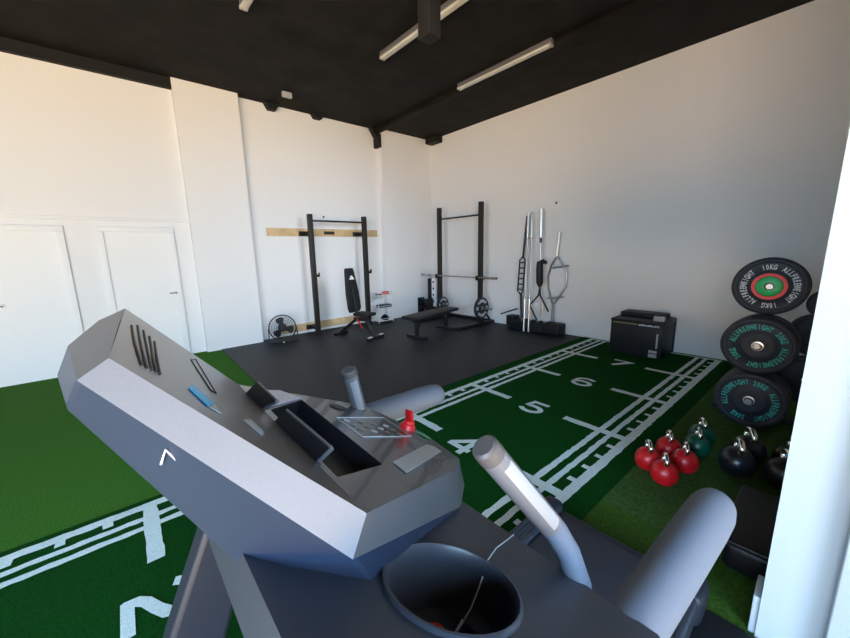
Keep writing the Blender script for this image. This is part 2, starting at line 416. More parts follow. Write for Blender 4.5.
# small three tier trolley on the pillar
t = thing('tiered_trolley', (6.46, 3.64, .01), 'small white three-tier trolley in front of the far pillar', 'trolley'); o = t.location
for z in (.62, .34, .06):
    mb = MB(o).box((6.27, 3.54, z-.012), (6.66, 3.76, z), .003)
    for a, b in (((6.27, 3.54), (6.66, 3.54)), ((6.66, 3.54), (6.66, 3.76)), ((6.66, 3.76), (6.27, 3.76)), ((6.27, 3.76), (6.27, 3.54))):
        mb.tube([(*a, z+.04), (*b, z+.04)], .005, 6)
    mb.build('shelf', M['white'], t)
for x in (6.275, 6.655):
    for y in (3.545, 3.755): MB(o).tube([(x, y, 0), (x, y, .68)], .008, 8).build('leg', M['white'], t)
tag(MB((6.5, 3.6, .62)).tube([(6.45, 3.62, .655), (6.60, 3.62, .655)], .033, 12).build('red_roller', M['red']), 'small red roller on the top tier of the white trolley', 'roller')
tag(MB((6.3, 3.6, .62)).box((6.29, 3.58, .62), (6.40, 3.68, .65), .01).build('dark_pouch', M['plastic']), 'dark flat pouch on the top tier of the white trolley', 'pouch')
tag(MB((6.4, 3.62, .34)).box((6.33, 3.57, .342), (6.66, 3.73, .40), .02).build('resistance_band_bundle', M['plastic']), 'black bundle filling the middle tier of the white trolley', 'bundle')
tag(MB((6.5, 3.62, .06)).lathe((6.50, 3.64, .06), (0, 0, 1), [(0, .0), (0, .08), (.05, .09), (.10, .05), (.12, 0)], 20).build('black_ball_weight', M['iron']), 'round black weight on the bottom tier of the white trolley', 'weight')

# ---------------------------------------------------------------- squat stand (back wall)
t = thing('squat_stand', (7.62, 2.46, .01), 'dark free-standing squat stand with two tall uprights by the back wall', 'squat rack'); o = t.location
for y in (3.04, 1.895):
    MB(o).box((7.58, y-.04, .05), (7.66, y+.04, 2.43), .006).build('upright', M['rackblack'], t)
    MB(o).box((6.95, y-.04, .01), (8.05, y+.04, .07), .006).tube([(7.62, y, .45), (7.95, y, .07)], .02, 8).build('foot', M['black'], t)
    MB(o).box((7.50, y-.03, .93), (7.58, y+.03, .96), .003).box((7.50, y-.03, .93), (7.51, y+.03, 1.02), .003).build('j_hook', M['black'], t)
MB(o).tube([(7.62, 3.04, 2.19), (7.62, 1.895, 2.19)], .017, 12).build('pull_up_bar', M['rackblack'], t)
MB(o).box((7.98, 1.9, .01), (8.05, 3.04, .07), .005).build('crossmember', M['black'], t)
for y, y2, z in ((1.855, 1.60, .37), (3.0, 2.80, .34)):
    MB(o).tube([(7.62, y, z), (7.62, y2, z)], .018, 12).build('storage_peg', M['brush'], t)
t = thing('barbell', (7.54, 2.48, .985), 'thin steel barbell resting across the hooks of the squat stand', 'barbell'); o = t.location
MB(o).tube([(7.54, 3.30, .985), (7.54, 1.72, .985)], .014, 12).build('shaft', M['brush'], t)
for a, b in ((3.30, 3.56), (1.72, 1.44)): MB(o).tube([(7.54, a, .985), (7.54, b, .985)], .024, 14).build('sleeve', M['brush'], t)
for a in (3.29, 1.73): MB(o).lathe((7.54, a-.012, .985), (0, 1, 0), [(0, 0), (0, .035), (.024, .035), (.024, 0)], 16).build('collar', M['brush'], t)

def ring_text(mb, c, ax, up, R, size, words, z):
    # words: (text, centre angle in degrees clockwise from the top, letter pitch in degrees)
    ax = Vector(ax).normalized(); up = Vector(up).normalized(); right = up.cross(ax).normalized()
    for txt, a0, pitch, in words:
        n = len(txt)
        for i, ch in enumerate(txt):
            if ch == ' ': continue
            an = math.radians(a0+(i-(n-1)/2)*pitch)
            d = up*math.cos(an)+right*math.sin(an); tdir = right*math.cos(an)-up*math.sin(an)
            p = Vector(c)+ax*z+d*R
            m = Matrix((( tdir.x, d.x, ax.x, p.x), (tdir.y, d.y, ax.y, p.y), (tdir.z, d.z, ax.z, p.z), (0, 0, 0, 1)))
            put_glyphs(mb, ch, size, m, .56)
def bumper(c, ax, R, th, label, group, hub='steel', text=None, tmat='whiteprint', rot=0., centre=None, name='bumper_plate', up=(0, 0, 1), bodymat='plate', ts=.235):
    """plate whose front face looks along ax; c is the centre of the front face"""
    t = thing(name, Vector(c), label, 'weight plate', group); o = t.location
    ax = Vector(ax).normalized(); k = R/.225
    prof = [(-th, .026), (-th, R*.86), (-th+.006, R*.97), (-th+.012, R), (-.012, R), (-.005, R*.975), (0, R*.88), (-.002, R*.84), (-.008, R*.82), (-.008, R*.50), (-.002, R*.47), (-.001, R*.36), (-.004, .026)]
    mb = MB(o); mb.lathe(c, ax, prof+[(-th, .026)], 56); mb.build('body', M[bodymat], t, ang=50)
    if centre:
        MB(o).lathe(c, ax, [(-.004, R*.47), (.003, R*.46), (.003, R*.36), (-.003, R*.35)], 48).build('coloured_ring', M['redring'], t)
        MB(o).lathe(c, ax, [(-.003, R*.35), (.002, R*.34), (.006, R*.30), (.006, R*.13), (-.01, R*.115), (-.02, .03)], 48).build('insert', M['green'], t)
    else:
        MB(o).lathe(c, ax, [(-.008, .038*k), (.001, .036*k), (.002, .028*k), (-.02, .026*k)], 32).build('hub', M[hub], t)
    if text:
        mb = MB(o); ring_text(mb, c, ax, up, R*.665, R*ts, [(w, a+rot, p_) for w, a, p_ in text], -.0068); mb.build('lettering', M[tmat], t)
    return t
bumper((7.62, 1.835, .37), (0, -1, 0), .215, .06, 'black plate with a white ring on the right peg of the squat stand', 'plates on the squat stand',
       text=[('ALLFREEWEIGHT', 0, 8), ('5KG', 90, 8), ('ALLFREEWEIGHT', 180, 8), ('5KG', 270, 8)], tmat='white', ts=.36)
bumper((7.62, 2.93, .34), (0, -1, 0), .17, .06, 'smaller black plate with a white ring behind the flat bench', 'plates on the squat stand',
       text=[('ALLFREEWEIGHT', 0, 8), ('5KG', 90, 8), ('ALLFREEWEIGHT', 180, 8), ('5KG', 270, 8)], tmat='white', ts=.36)
# perforated white upright and dark blocks in the corner
t = thing('perforated_stand', (7.9, 3.57, .01), 'white perforated strip on a dark stand left of the squat stand', 'stand'); o = t.location
MB(o).box((7.87, 3.58, .01), (8.02, 3.72, .87), .01).build('back_plate', M['plastic'], t)
MB(o).box((7.86, 3.45, .20), (7.92, 3.575, .88), .008).build('perforated_strip', M['white'], t)
for k in range(4): MB(o).lathe((7.858, 3.51, .33+.155*k), (-1, 0, 0), [(-.03, .027), (0.002, .027), (.002, 0)], 16).build('hole', M['black'], t)
for k, (y, z, l) in enumerate(((3.68, .13, 'black hex dumbbell low in the far corner beside the white strip'), (3.68, .32, 'black hex dumbbell higher in the far corner beside the white strip'))):
    t = thing('hex_dumbbell', (7.72, y-.05, z), l, 'dumbbell', 'dumbbells in the far corner'); o = t.location
    for s_ in (-1, 1): MB(o).tube([(7.70, y-.05+s_*.05, z), (7.70, y-.05+s_*.13, z)], .085, 6).build('head', M['iron'], t)
    MB(o).tube([(7.70, y-.10, z), (7.70, y, z)], .016, 10).build('handle', M['brush'], t)
t = thing('dumbbell_shelf', (7.72, 3.63, .01), 'low black shelf holding the dumbbells in the far corner', 'shelf'); o = t.location
for z in (.035, .225): MB(o).box((7.60, 3.47, z-.02), (7.80, 3.79, z), .003).build('shelf', M['black'], t)
for y in (3.475, 3.785): MB(o).box((7.60, y-.006, .01), (7.80, y+.006, .42), .002).build('side_panel', M['black'], t)

# flat bench
t = thing('flat_bench', (6.47, 2.10, .01), 'flat black weight bench in front of the squat stand', 'bench', rz=math.radians(10))
MB().box((-.67, -.17, .35), (.67, .17, .41), .02).build('pad', M['pad'], t)
MB().box((-.55, -.03, .29), (.55, .03, .35), .005).build('frame', M['black'], t)
for s_ in (-1, 1):
    MB().box((s_*.45-.03, -.03, .04), (s_*.45+.03, .03, .29), .004).tube([(s_*.33, 0, .29), (s_*.45, 0, .10)], .018, 8).build('leg', M['black'], t)
    MB().box((s_*.45-.035, -.22, 0), (s_*.45+.035, .22, .045), .008).build('foot_bar', M['black'], t)

# ---------------------------------------------------------------- bars in their holder
t = thing('bar_holder', (7.9, .86, .01), 'low black bar holder box on the mat against the back wall', 'rack'); o = t.location
MB(o).box((7.78, .30, .01), (8.04, .62, .21), .03).box((7.77, .60, .01), (8.04, 1.28, .17), .015).build('base', M['plastic'], t)
MB(o).box((7.84, 1.24, .05), (8.02, 1.42, .25), .01).build('end_block', M['plastic'], t)
for k in range(5): MB(o).lathe((7.88, 1.15-.15*k, .17), (0, 0, 1), [(0, .036), (.05, .036), (.05, .028), (0, .028)], 16).build('bar_socket', M['black'], t)
B0 = .225
# ladder bar
t = thing('multi_grip_bar', (7.88, 1.14, B0), 'black ladder-shaped multi-grip bar, leftmost in the holder', 'barbell', 'bars standing in the holder'); o = t.location
MB(o).tube([(7.88, 1.05, 2.10), (7.88, 1.11, 1.35)], .020, 10).build('sleeve', M['rackblack'], t)
MB(o).tube([(7.88, 1.13, .70), (7.88, 1.10, B0)], .024, 10).build('sleeve', M['black'], t)
mb = MB(o)
for s_ in (-1, 1): mb.tube([(7.88, 1.11, 1.39), (7.88, 1.12+s_*.055, 1.32), (7.88, 1.15+s_*.055, .74), (7.88, 1.14, .67)], .015, 8)
mb.build('frame', M['black'], t)
for k in range(6):
    z = 1.27-.10*k; y = 1.12+.03*(1.32-z)/.58
    MB(o).tube([(7.88, y-.055, z), (7.88, y+.055, z)], .013, 8).build('grip', M['black'], t)
def olympic(y, ytop, label, r=.019, zt=2.16, B0=.012):
    t = thing('olympic_bar', (7.74, y, B0), label, 'barbell', 'bars standing in the holder'); o = t.location
    L_ = lambda z: (7.74+.14*(z-B0)/(zt-B0), y+(ytop-y)*(z-B0)/(zt-B0), z)
    MB(o).tube([L_(.62), L_(1.72)], .013, 10).build('shaft', M['brush'], t)
    MB(o).tube([L_(1.72), L_(zt)], r, 12).build('sleeve', M['steel'], t)
    MB(o).tube([L_(B0), L_(.62)], r, 12).build('sleeve', M['steel'], t)
    MB(o).tube([L_(.62), L_(.65)], r*1.4, 12).tube([L_(1.69), L_(1.72)], r*1.4, 12).build('collar', M['brush'], t)
olympic(.96, 1.03, 'chrome olympic bar beside the ladder bar')
olympic(.86, .955, 'second chrome olympic bar, its sleeve catching the light')
# safety bar with a pad
t = thing('safety_squat_bar', (7.83, .70, B0), 'bar with black shoulder pad and forked lower end in the holder', 'barbell', 'bars standing in the holder'); o = t.location
MB(o).tube([(7.83, .755, 2.2), (7.83, .74, 1.72)], .022, 10).build('sleeve', M['steel'], t)
MB(o).tube([(7.83, .74, 1.72), (7.83, .71, .85)], .013, 8).build('shaft', M['brush'], t)
MB(o).tube([(7.83, .735, 1.62), (7.83, .737, 1.70)], .022, 10).build('collar', M['black'], t)
MB(o).tube([(7.80, .60, 1.27), (7.80, .66, 1.30), (7.80, .72, 1.27), (7.80, .72, 1.15), (7.80, .71, .93), (7.80, .70, .85)], [.03, .04, .055, .06, .06, .03], 12).build('shoulder_pad', M['pad'], t)
MB(o).tube([(7.82, .71, .85), (7.82, .73, .70), (7.82, .90, .50), (7.82, .78, .30), (7.82, .74, B0)], .016, 8).build('handle', M['black'], t)
MB(o).tube([(7.82, .71, .85), (7.82, .70, .70), (7.82, .53, .42)], .016, 8).build('handle', M['black'], t)
MB(o).tube([(7.83, .66, .30), (7.83, .66, .60)], .018, 10).build('end_sleeve', M['steel'], t)
# trap bar
t = thing('trap_bar', (7.96, .50, B0), 'steel hexagonal trap bar with ring handles, rightmost in the holder', 'barbell', 'bars standing in the holder'); o = t.location
MB(o).tube([(7.96, .47, 1.80), (7.96, .50, 1.38)], .022, 10).build('sleeve', M['steel'], t)
MB(o).tube([(7.96, .50, 1.40), (7.96, .38, 1.22), (7.96, .30, 1.10), (7.96, .31, .86), (7.96, .42, .68), (7.96, .52, .52), (7.96, .52, B0)], .017, 8).build('frame_side', M['brush'], t)
MB(o).tube([(7.96, .50, 1.38), (7.97, .60, 1.22), (8.02, .68, 1.02), (8.02, .66, .80), (7.99, .58, .62), (7.96, .52, .50)], .017, 8).build('frame_side', M['brush'], t)
for z, y in ((1.20, .42), (.66, .48)):
    MB(o).ring((7.95, y, z), (0, .15, 1), .14, .013, 28, 8, sx=1., sy=.45).build('ring_handle', M['brush'], t)
MB(o).tube([(7.96, .52, .50), (7.96, .52, B0)], .024, 10).build('sleeve', M['brush'], t)
tag(MB((7.9, 1.35, .25)).tube([(7.82, 1.535, .262), (7.86, 1.18, .40)], .013, 8).build('landmine_handle', M['black']), 'thin black bar leaning left out of the holder end', 'bar')

# ---------------------------------------------------------------- black equipment box
t = thing('equipment_box', (7.75, -.98, .0125), 'large black box with olive stripe on the lane below the back wall', 'box'); o = t.location
MB(o).box((7.46, -1.29, .013), (8.03, -.645, .49), .012).build('body', M['plastic'], t)
MB(o).box((7.455, -1.295, .475), (8.035, -.64, .512), .01).build('lid', M['plastic'], t)
MB(o).box((7.452, -.98, .452), (7.4595, -.68, .470)).build('stripe', M['olive'], t)
mb = MB(o)
for k in range(9):
    y = -1.0-.028*k; mb.box((7.450, y-.020, .447), (7.4590, y, .470 if k % 3 else .462))
mb.build('printed_marks', M['whiteprint'], t)
mb = MB(o).box((7.452, -1.245, .16), (7.4595, -1.225, .36)); mb.box((7.452, -1.245, .03), (7.4595, -1.15, .075)); mb.box((7.452, -1.245, .09), (7.4595, -1.15, .125)); mb.build('sticker', M['label'], t)
MB(o).box((7.45, -1.30, .013), (7.50, -1.285, .50), .004).box((7.98, -1.30, .013), (8.035, -1.285, .50), .004).box((7.45, -1.30, .46), (8.035, -1.285, .50), .004).build('side_frame', M['black'], t)
tag(MB((7.85, -.85, .512)).box((7.74, -1.22, .5125), (8.03, -.66, .575), .02).build('foam_pad', M['pad']), 'flat black pad lying on top of the black box', 'pad')
t = thing('digital_timer', (7.58, -1.20, .512), 'small silver box standing on the right of the black box', 'device'); o = t.location
MB(o).box((7.56, -1.27, .5125), (7.64, -1.14, .580), .008).build('case', M['label'], t)
MB(o).box((7.60, -1.20, .58), (7.65, -1.16, .60), .004).build('knob', M['black'], t)

# ---------------------------------------------------------------- plate trees
def tree(x, y, label, horns, zt):
    t = thing('plate_tree', (x, y, .012), label, 'weight rack'); o = t.location
    MB(o).box((x-.035, y-.035, .05), (x+.035, y+.035, zt), .006).build('post', M['black'], t)
    MB(o).box((x-.30, y-.03, .012), (x+.30, y+.03, .05), .006).build('foot', M['black'], t)
    MB(o).box((x-.03, y-.28, .012), (x+.03, y+.28, .05), .006).build('foot', M['black'], t)
    for z, L_ in horns: MB(o).tube([(x-.035, y, z), (x-L_, y, z)], .022, 14).build('horn', M['brush'], t)
    return t
TX, TY = 6.22, -2.335
tree(TX, TY, 'black weight tree carrying the lettered bumper plates', ((1.185, .24), (.735, .455), (.275, .455)), 1.30)
# lettering: the words run around, with the weight between them
TT = lambda kg: [('ALLFREEWEIGHT', 58, 8.6), (kg, 0, 11), ('ALLFREEWEIGHT', -122, 8.6), (kg, 180, 11)]
G = 'bumper plates on the weight tree'
bumper((5.955, -2.335, 1.188), (-1, 0, 0), .226, .060, 'top plate of the tree with red ring and green centre', G, text=[('ALLFREEWEIGHT', 80, 8.6), ('10KG', -6, 8.5), ('ALLFREEWEIGHT', 262, 8.6), ('10KG', 174, 8.5)], centre=1)
bumper((6.02, -2.335, 1.188), (-1, 0, 0), .222, .055, 'plain dark plate directly behind the red and green one', G)
XS = 5.80
bumper((XS, -2.335, .730), (-1, 0, 0), .226, .07, 'middle plate of the tree with bright teal lettering', G, text=[('ALLFREEWEIGHT', -28, 8.6), ('20KG', 56, 8.5), ('ALLFREEWEIGHT', 142, 8.6), ('20KG', 236, 8.5)], tmat='teal')
bumper((XS+.075, -2.335, .735), (-1, 0, 0), .225, .07, 'dark plate second from the front at middle height', G)
bumper((XS+.150, -2.335, .730), (-1, 0, 0), .222, .07, 'dark plate third from the front at middle height', G)
bumper((XS+.225, -2.335, .730), (-1, 0, 0), .222, .07, 'dark plate nearest the post at middle height', G)
bumper((XS, -2.335, .275), (-1, 0, 0), .226, .07, 'lowest plate of the tree with dim teal lettering', G, text=[('ALLFREEWEIGHT', -62, 8.6), ('20KG', 20, 8.5), ('ALLFREEWEIGHT', 108, 8.6), ('20KG', 200, 8.5)], tmat='teal')
bumper((XS+.075, -2.335, .275), (-1, 0, 0), .225, .07, 'dark plate second from the front at the bottom of the tree', G)
bumper((XS+.150, -2.335, .275), (-1, 0, 0), .225, .07, 'dark plate third from the front at the bottom of the tree', G)
bumper((XS+.225, -2.335, .275), (-1, 0, 0), .225, .07, 'dark plate nearest the post at the bottom of the tree', G)
tree(7.1, -2.62, 'second black weight tree behind, half hidden by the partition', ((.93, .30), (.70, .40), (.28, .40)), 1.05)
G2 = 'plain plates on the rear weight tree'
bumper((6.72, -2.62, .28), (-1, 0, 0), .225, .09, 'plain dark plate low on the rear weight tree', G2)
bumper((6.72, -2.62, .70), (-1, 0, 0), .19, .09, 'plain dark plate at middle height on the rear weight tree', G2)
bumper((6.80, -2.62, .98), (-.82, .50, .1), .12, .05, 'small dark plate tilted on top of the rear weight tree', G2, name='change_plate')

# ---------------------------------------------------------------- kettlebells
def kettle(r, m, label, group, loc, rz, s=1.):
    t = thing('kettlebell', loc, label, 'kettlebell', group, rz)
    c = (0, 0, r*.96)
    prof = [(0, 0), (0, r*.55), (r*.08, r*.68), (r*.4, r*.93), (r*.9, r), (r*1.35, r*.90), (r*1.65, r*.68), (r*1.8, r*.48), (r*1.86, r*.3), (r*1.87, 0)]
    MB().lathe((0, 0, 0), (0, 0, 1), prof, 32).build('body', m, t, ang=60)
    h = r*1.7; w = r*.62
    pts = [(0, -w*.72, h), (0, -w*.98, h+r*.28), (0, -w*.92, h+r*.52), (0, -w*.55, h+r*.70), (0, 0, h+r*.75), (0, w*.55, h+r*.70), (0, w*.92, h+r*.52), (0, w*.98, h+r*.28), (0, w*.72, h)]
    MB().tube(pts, [r*.21, r*.17, r*.165, r*.165, r*.165, r*.165, r*.165, r*.17, r*.21], 10).build('handle', M['chrome'], t, ang=60)
    return t
Z0 = .0065
r1 = kettle(.079, M['kbred'], 'front red kettlebell, nearest the treadmill arm', 'red kettlebells', (4.575, -2.098, Z0), -1.15)
dup(r1, (4.675, -1.975, Z0), 'red kettlebell half hidden behind the front red one', -1.05)
dup(r1, (4.825, -2.150, Z0), 'red kettlebell with bright highlight between the front red one and the green ones', -1.2)
dup(r1, (4.930, -2.030, Z0), 'rearmost red kettlebell, half hidden and touching the green ones', -1.1)
g1 = kettle(.081, M['kbgreen'], 'front dark green kettlebell behind the red ones', 'green kettlebells', (5.12, -2.160, Z0), -1.2)
dup(g1, (5.32, -2.145, Z0), 'rear dark green kettlebell next to the lowest plate', -1.1)
b1 = kettle(.098, M['kbblack'], 'front black kettlebell in the middle row', 'black kettlebells', (5.03, -2.390, Z0), -1.2)
dup(b1, (5.27, -2.415, Z0), 'rear black kettlebell in the middle row', -1.1)
dup(b1, (5.07, -2.610, Z0), 'front black kettlebell beside the white partition', -1.2)
dup(b1, (5.31, -2.630, Z0), 'rear black kettlebell beside the white partition', -1.1)
t = thing('storage_crate', (4.45, -2.62, .006), 'low black crate on the turf in front of the black kettlebells', 'crate'); o = t.location
MB(o).box((4.05, -2.90, .0065), (4.58, -2.47, .15), .03).build('body', M['iron'], t)
MB(o).box((4.03, -2.91, .15), (4.60, -2.46, .175), .01).build('rim', M['iron'], t)

# ---------------------------------------------------------------- treadmill
TM = thing('treadmill', (2.6, -2.1, 0), 'grey treadmill with silver-edged console filling the foreground', 'treadmill'); o = TM.location
# --- console
A = [(1.998, -2.27, 1.453), (2.008, -2.08, 1.452), (2.02, -1.89, 1.451), (2.195, -1.81, 1.247), (2.53, -1.785, 1.084), (2.578, -2.0, 1.062), (2.54, -2.16, 1.080), (2.458, -2.225, 1.120), (2.186, -2.348, 1.252)]
def lerp(a, b, f): return tuple(a[i]+(b[i]-a[i])*f for i in range(3))
A += [lerp(A[8], A[0], .3), lerp(A[8], A[0], .66)]
Bq = [(1.978, -2.285, 1.443), (1.960, -2.08, 1.435), (1.985, -1.90, 1.437), (2.18, -1.79, 1.21), (2.542, -1.775, 1.020), (2.592, -2.0, .998), (2.550, -2.168, 1.012), (2.462, -2.236, 1.045), (2.158, -2.362, 1.222)]
Bq += [lerp(Bq[8], Bq[0], .3), lerp(Bq[8], Bq[0], .66)]
Cq = [(1.966, -2.26, 1.416), (1.945, -2.08, 1.40), (1.975, -1.90, 1.405), (2.187, -1.80, 1.16), (2.53, -1.80, 1.0), (2.57, -2.0, .985), (2.53, -2.15, 1.0), (2.455, -2.22, 1.025), (2.187, -2.35, 1.165), (2.080, -2.26, 1.178), (2.040, -2.25, 1.258)]
nA = len(A)
def loopstrip(mb, P, Q, closed=True, idx=None):
    n = len(P); a = [mb.v(p) for p in P]; b = [mb.v(p) for p in Q]
    for i in range(n if closed else n-1): mb.bm.faces.new([a[i], a[(i+1) % n], b[(i+1) % n], b[i]])
# shell: band loop down to the bottom loop, closed underneath
mb = MB(o); a = [mb.v(p) for p in Bq]; c_ = [mb.v(p) for p in Cq]
for i in range(nA): mb.bm.faces.new([a[i], a[(i+1) % nA], c_[(i+1) % nA], c_[i]])
ed = [mb.bm.edges.get((c_[i], c_[(i+1) % nA])) for i in range(nA)]
bmesh.ops.triangle_fill(mb.bm, edges=ed, use_beauty=True)
mb.build('console_shell', M['shell'], TM, ang=42, bevel=.004)
mb = MB(o); loopstrip(mb, [A[8], A[9], A[10], A[0]], [Bq[8], Bq[9], Bq[10], Bq[0]], closed=False); mb.build('silver_band', M['band'], TM, ang=25)
mb = MB(o); loopstrip(mb, A[:9], Bq[:9], closed=False); mb.build('console_rim', M['rim'], TM, ang=50)
# faces
FZ = lambda x: 1.25-.484*(x-2.19)
UZ = lambda x: 1.453-(x-2.005)*1.0973+.004
def in2(x, y, d=0.): return (x+d*.43, y, FZ(x)+d*.9)
def in1(x, y, d=0.): return (x+d*.74, y, 1.456-(x-2.0)*1.083+d*.68)
def on1(u, v, d=0.):
    p = (Vector(A[0])*(1-v)+Vector(A[2])*v)*(1-u)+(Vector(A[8])*(1-v)+Vector(A[3])*v)*u
    return tuple(p+Vector((.74, 0, .67))*d)
mb = MB(o); G = [[mb.v(on1(i/8, j/8)) for j in range(9)] for i in range(9)]
for i in range(8):
    for j in range(8): mb.bm.faces.new([G[i][j], G[i][j+1], G[i+1][j+1], G[i+1][j]])
mb.build('display_panel', M['face'], TM, ang=60)
# lower face with the tablet slot
slot = [(2.205, -1.985), (2.318, -1.855), (2.300, -2.215), (2.197, -2.262)]
mb = MB(o); outer = [mb.v(p) for p in (A[3], A[4], A[5], A[6], A[7], A[8])]
# keep the faces planar near the slot: slot corners use the face height
inner = [mb.v(in2(*p)) for p in slot]
ed = [mb.bm.edges.new((outer[i], outer[(i+1) % 6])) for i in range(6)]+[mb.bm.edges.new((inner[i], inner[(i+1) % 4])) for i in range(4)]
bmesh.ops.triangle_fill(mb.bm, edges=ed, use_beauty=True)
mb.build('keypad_panel', M['face2'], TM, ang=60)
mb = MB(o); a = [mb.v(in2(*p)) for p in slot]; b = [mb.v(in2(p[0], p[1], -.035)) for p in slot]
for i in range(4): mb.bm.faces.new([a[i], a[(i+1) % 4], b[(i+1) % 4], b[i]])
mb.bm.faces.new(b); mb.build('tablet_slot', M['slot'], TM)
# slot clips
def clip(base0, base1, top0, top1, nm='tablet_clip'):
    mb = MB(o); mb.poly([base0, base1, top1, top0], (-.004, 0, .001)); k = mb.build(nm, M['slot'], TM)
    mb = MB(o); mb.tube([top0, top1], .0022, 8).tube([lerp(top0, top1, .97), top1, lerp(top1, base1, .95)], [.003, .0036, .0036], 8); mb.build('clip_rim', M['silverp'], k)
clip((2.192, -2.055, 1.249), (2.192, -2.215, 1.249), (2.206, -2.072, 1.272), (2.206, -2.232, 1.271))
clip((2.192, -1.885, 1.249), (2.192, -1.985, 1.249), (2.205, -1.925, 1.281), (2.205, -2.030, 1.275))
MB(o).poly([in2(2.202, -1.978, .001), in2(2.316, -1.851, .001), in2(2.285, -1.805, .001), in2(2.202, -1.86, .001)], (0, 0, .002)).build('cover_plate', M['lavender'], TM)
# vents
for P in (((.05, .629), (.060, .46), (.071, .319), (.097, .11)), ((.081, .722), (.090, .5), (.100, .309), (.115, .112)), ((.115, .694), (.120, .5), (.126, .32), (.134, .123)),
          ((.148, .642), (.147, .5), (.147, .321), (.149, .128)), ((.174, .601), (.169, .46), (.166, .328), (.164, .133))):
    MB(o).tube([on1(u, v, .0006) for u, v in P], .0016, 6, sy=.6).build('vent_slot', M['slot'], TM)
def decal(nm, m, pts): MB(o).poly([on1(u, v, .0006) for u, v in pts], (.0006, 0, .0006)).build(nm, m, TM)
decal('blue_sticker', M['blue'], ((.284, .175), (.315, .245), (.393, .179), (.347, .098)))
decal('arrow_mark', M['label'], ((.353, .100), (.392, .165), (.400, .105)))
decal('small_sticker', M['label'], ((.542, .196), (.619, .265), (.649, .195), (.603, .140)))
mb = MB(o); mb.tube([on1(u, v, .0006) for u, v in ((.43, .74), (.50, .86), (.467, .35), (.435, .34), (.43, .74))], .0008, 5); mb.build('display_outline', M['slot'], TM)
# keypad outline, buttons
mb = MB(o); P = [in2(2.345, -1.975, .001), in2(2.52, -1.905, .001), in2(2.50, -2.045, .001), in2(2.34, -2.09, .001), in2(2.345, -1.975, .001)]
mb.tube(P, .0009, 5); mb.build('keypad_outline', M['whiteprint'], TM)
for i in range(4):
    for j in range(3):
        x = 2.365+.035*i; y = -1.985-.028*j
        q = MB(o).lathe(in2(x, y, 0), (.43, 0, .9), [(0, .008), (.0015, .007), (.0015, 0)], 14).build('key', M['label'] if (i+j) % 3 == 0 else M['face'], TM)
MB(o).lathe(in2(2.402, -1.875, 0), (.43, 0, .9), [(0, .024), (.003, .021), (.002, 0)], 24).build('round_button', M['slot'], TM)
MB(o).poly([in2(2.325, -2.208, .001), in2(2.500, -2.098, .001), in2(2.514, -2.108, .001), in2(2.510, -2.135, .001), in2(2.322, -2.247, .001)], (.0008, 0, .0015)).build('warning_sticker', M['label'], TM)
MB(o).poly([in2(2.545, -2.005, .002), in2(2.56, -2.015, .002), in2(2.555, -2.055, .002), in2(2.545, -2.05, .002)], (0, 0, .001)).build('green_arrow', M['green'], TM)
MB(o).lathe(in2(2.535, -1.985, 0), (.43, 0, .9), [(0, .021), (.012, .019), (.014, .016), (.014, 0)], 24).build('key_socket', M['red'], TM)
# side emblem
mb = MB(o); nn = Vector((-.3, -.95, 0)).normalized()
def side(px): return px
E1 = [(2.0205, -2.285, 1.356), (2.0245, -2.300, 1.3745), (2.0315, -2.293, 1.3585)]
mb.tube([(x-.0012, y-.0011, z-.0006) for x, y, z in E1[:3]], .0011, 6); mb.build('emblem', M['whiteprint'], TM)
# --- tray with cup holder
TZ = lambda x: 1.02-.468*(x-2.5)
Y0, Y1 = -2.585, -1.60
outl = [(2.075, -2.50), (2.11, -2.57), (2.16, Y0), (2.46, Y0), (2.50, Y0+.03), (2.50, Y1-.03), (2.46, Y1), (2.16, Y1), (2.11, Y1-.015), (2.075, Y1-.08)]
def ell(cx, cy, rx, ry, n=40): return [(cx+rx*math.cos(i*2*PI/n), cy+ry*math.sin(i*2*PI/n)) for i in range(n)]
cups = [(2.280, -2.389, .093, .080), (2.283, -1.705, .09, .066)]
mb = MB(o); top = [mb.v((x, y, TZ(x))) for x, y in outl]; bot = [mb.v((x-.012 if x < 2.3 else x-.03, y, TZ(x)-.085)) for x, y in outl]; n = len(outl)
ed = [mb.bm.edges.new((top[i], top[(i+1) % n])) for i in range(n)]
for c4 in cups:
    e_ = [mb.v((x, y, TZ(x))) for x, y in ell(*c4)]; ed += [mb.bm.edges.new((e_[i], e_[(i+1) % 40])) for i in range(40)]
bmesh.ops.triangle_fill(mb.bm, edges=ed, use_beauty=True)
for i in range(n): mb.bm.faces.new([top[i], top[(i+1) % n], bot[(i+1) % n], bot[i]])
eb = [mb.bm.edges.get((bot[i], bot[(i+1) % n])) for i in range(n)]
bmesh.ops.triangle_fill(mb.bm, edges=eb, use_beauty=True)
tray = mb.build('tray', M['tray'], TM, ang=30)
for cx, cy, rx, ry in cups:
    mb = MB(o); rings = []
    for dz, k in ((0, 1.), (.006, .985), (.007, .95), (.002, .91), (-.02, .88), (-.10, .80), (-.115, .70), (-.118, 0.001)):
        rings.append([mb.v((x, y, TZ(x)+dz if dz > -.05 else TZ(cx)+dz-.004)) for x, y in ell(cx, cy, rx*k, ry*k)])
    for a, b in zip(rings, rings[1:]):
        for i in range(40): mb.bm.faces.new([a[i], a[(i+1) % 40], b[(i+1) % 40], b[i]])
    mb.build('cup_holder', M['tray'], TM, ang=60)
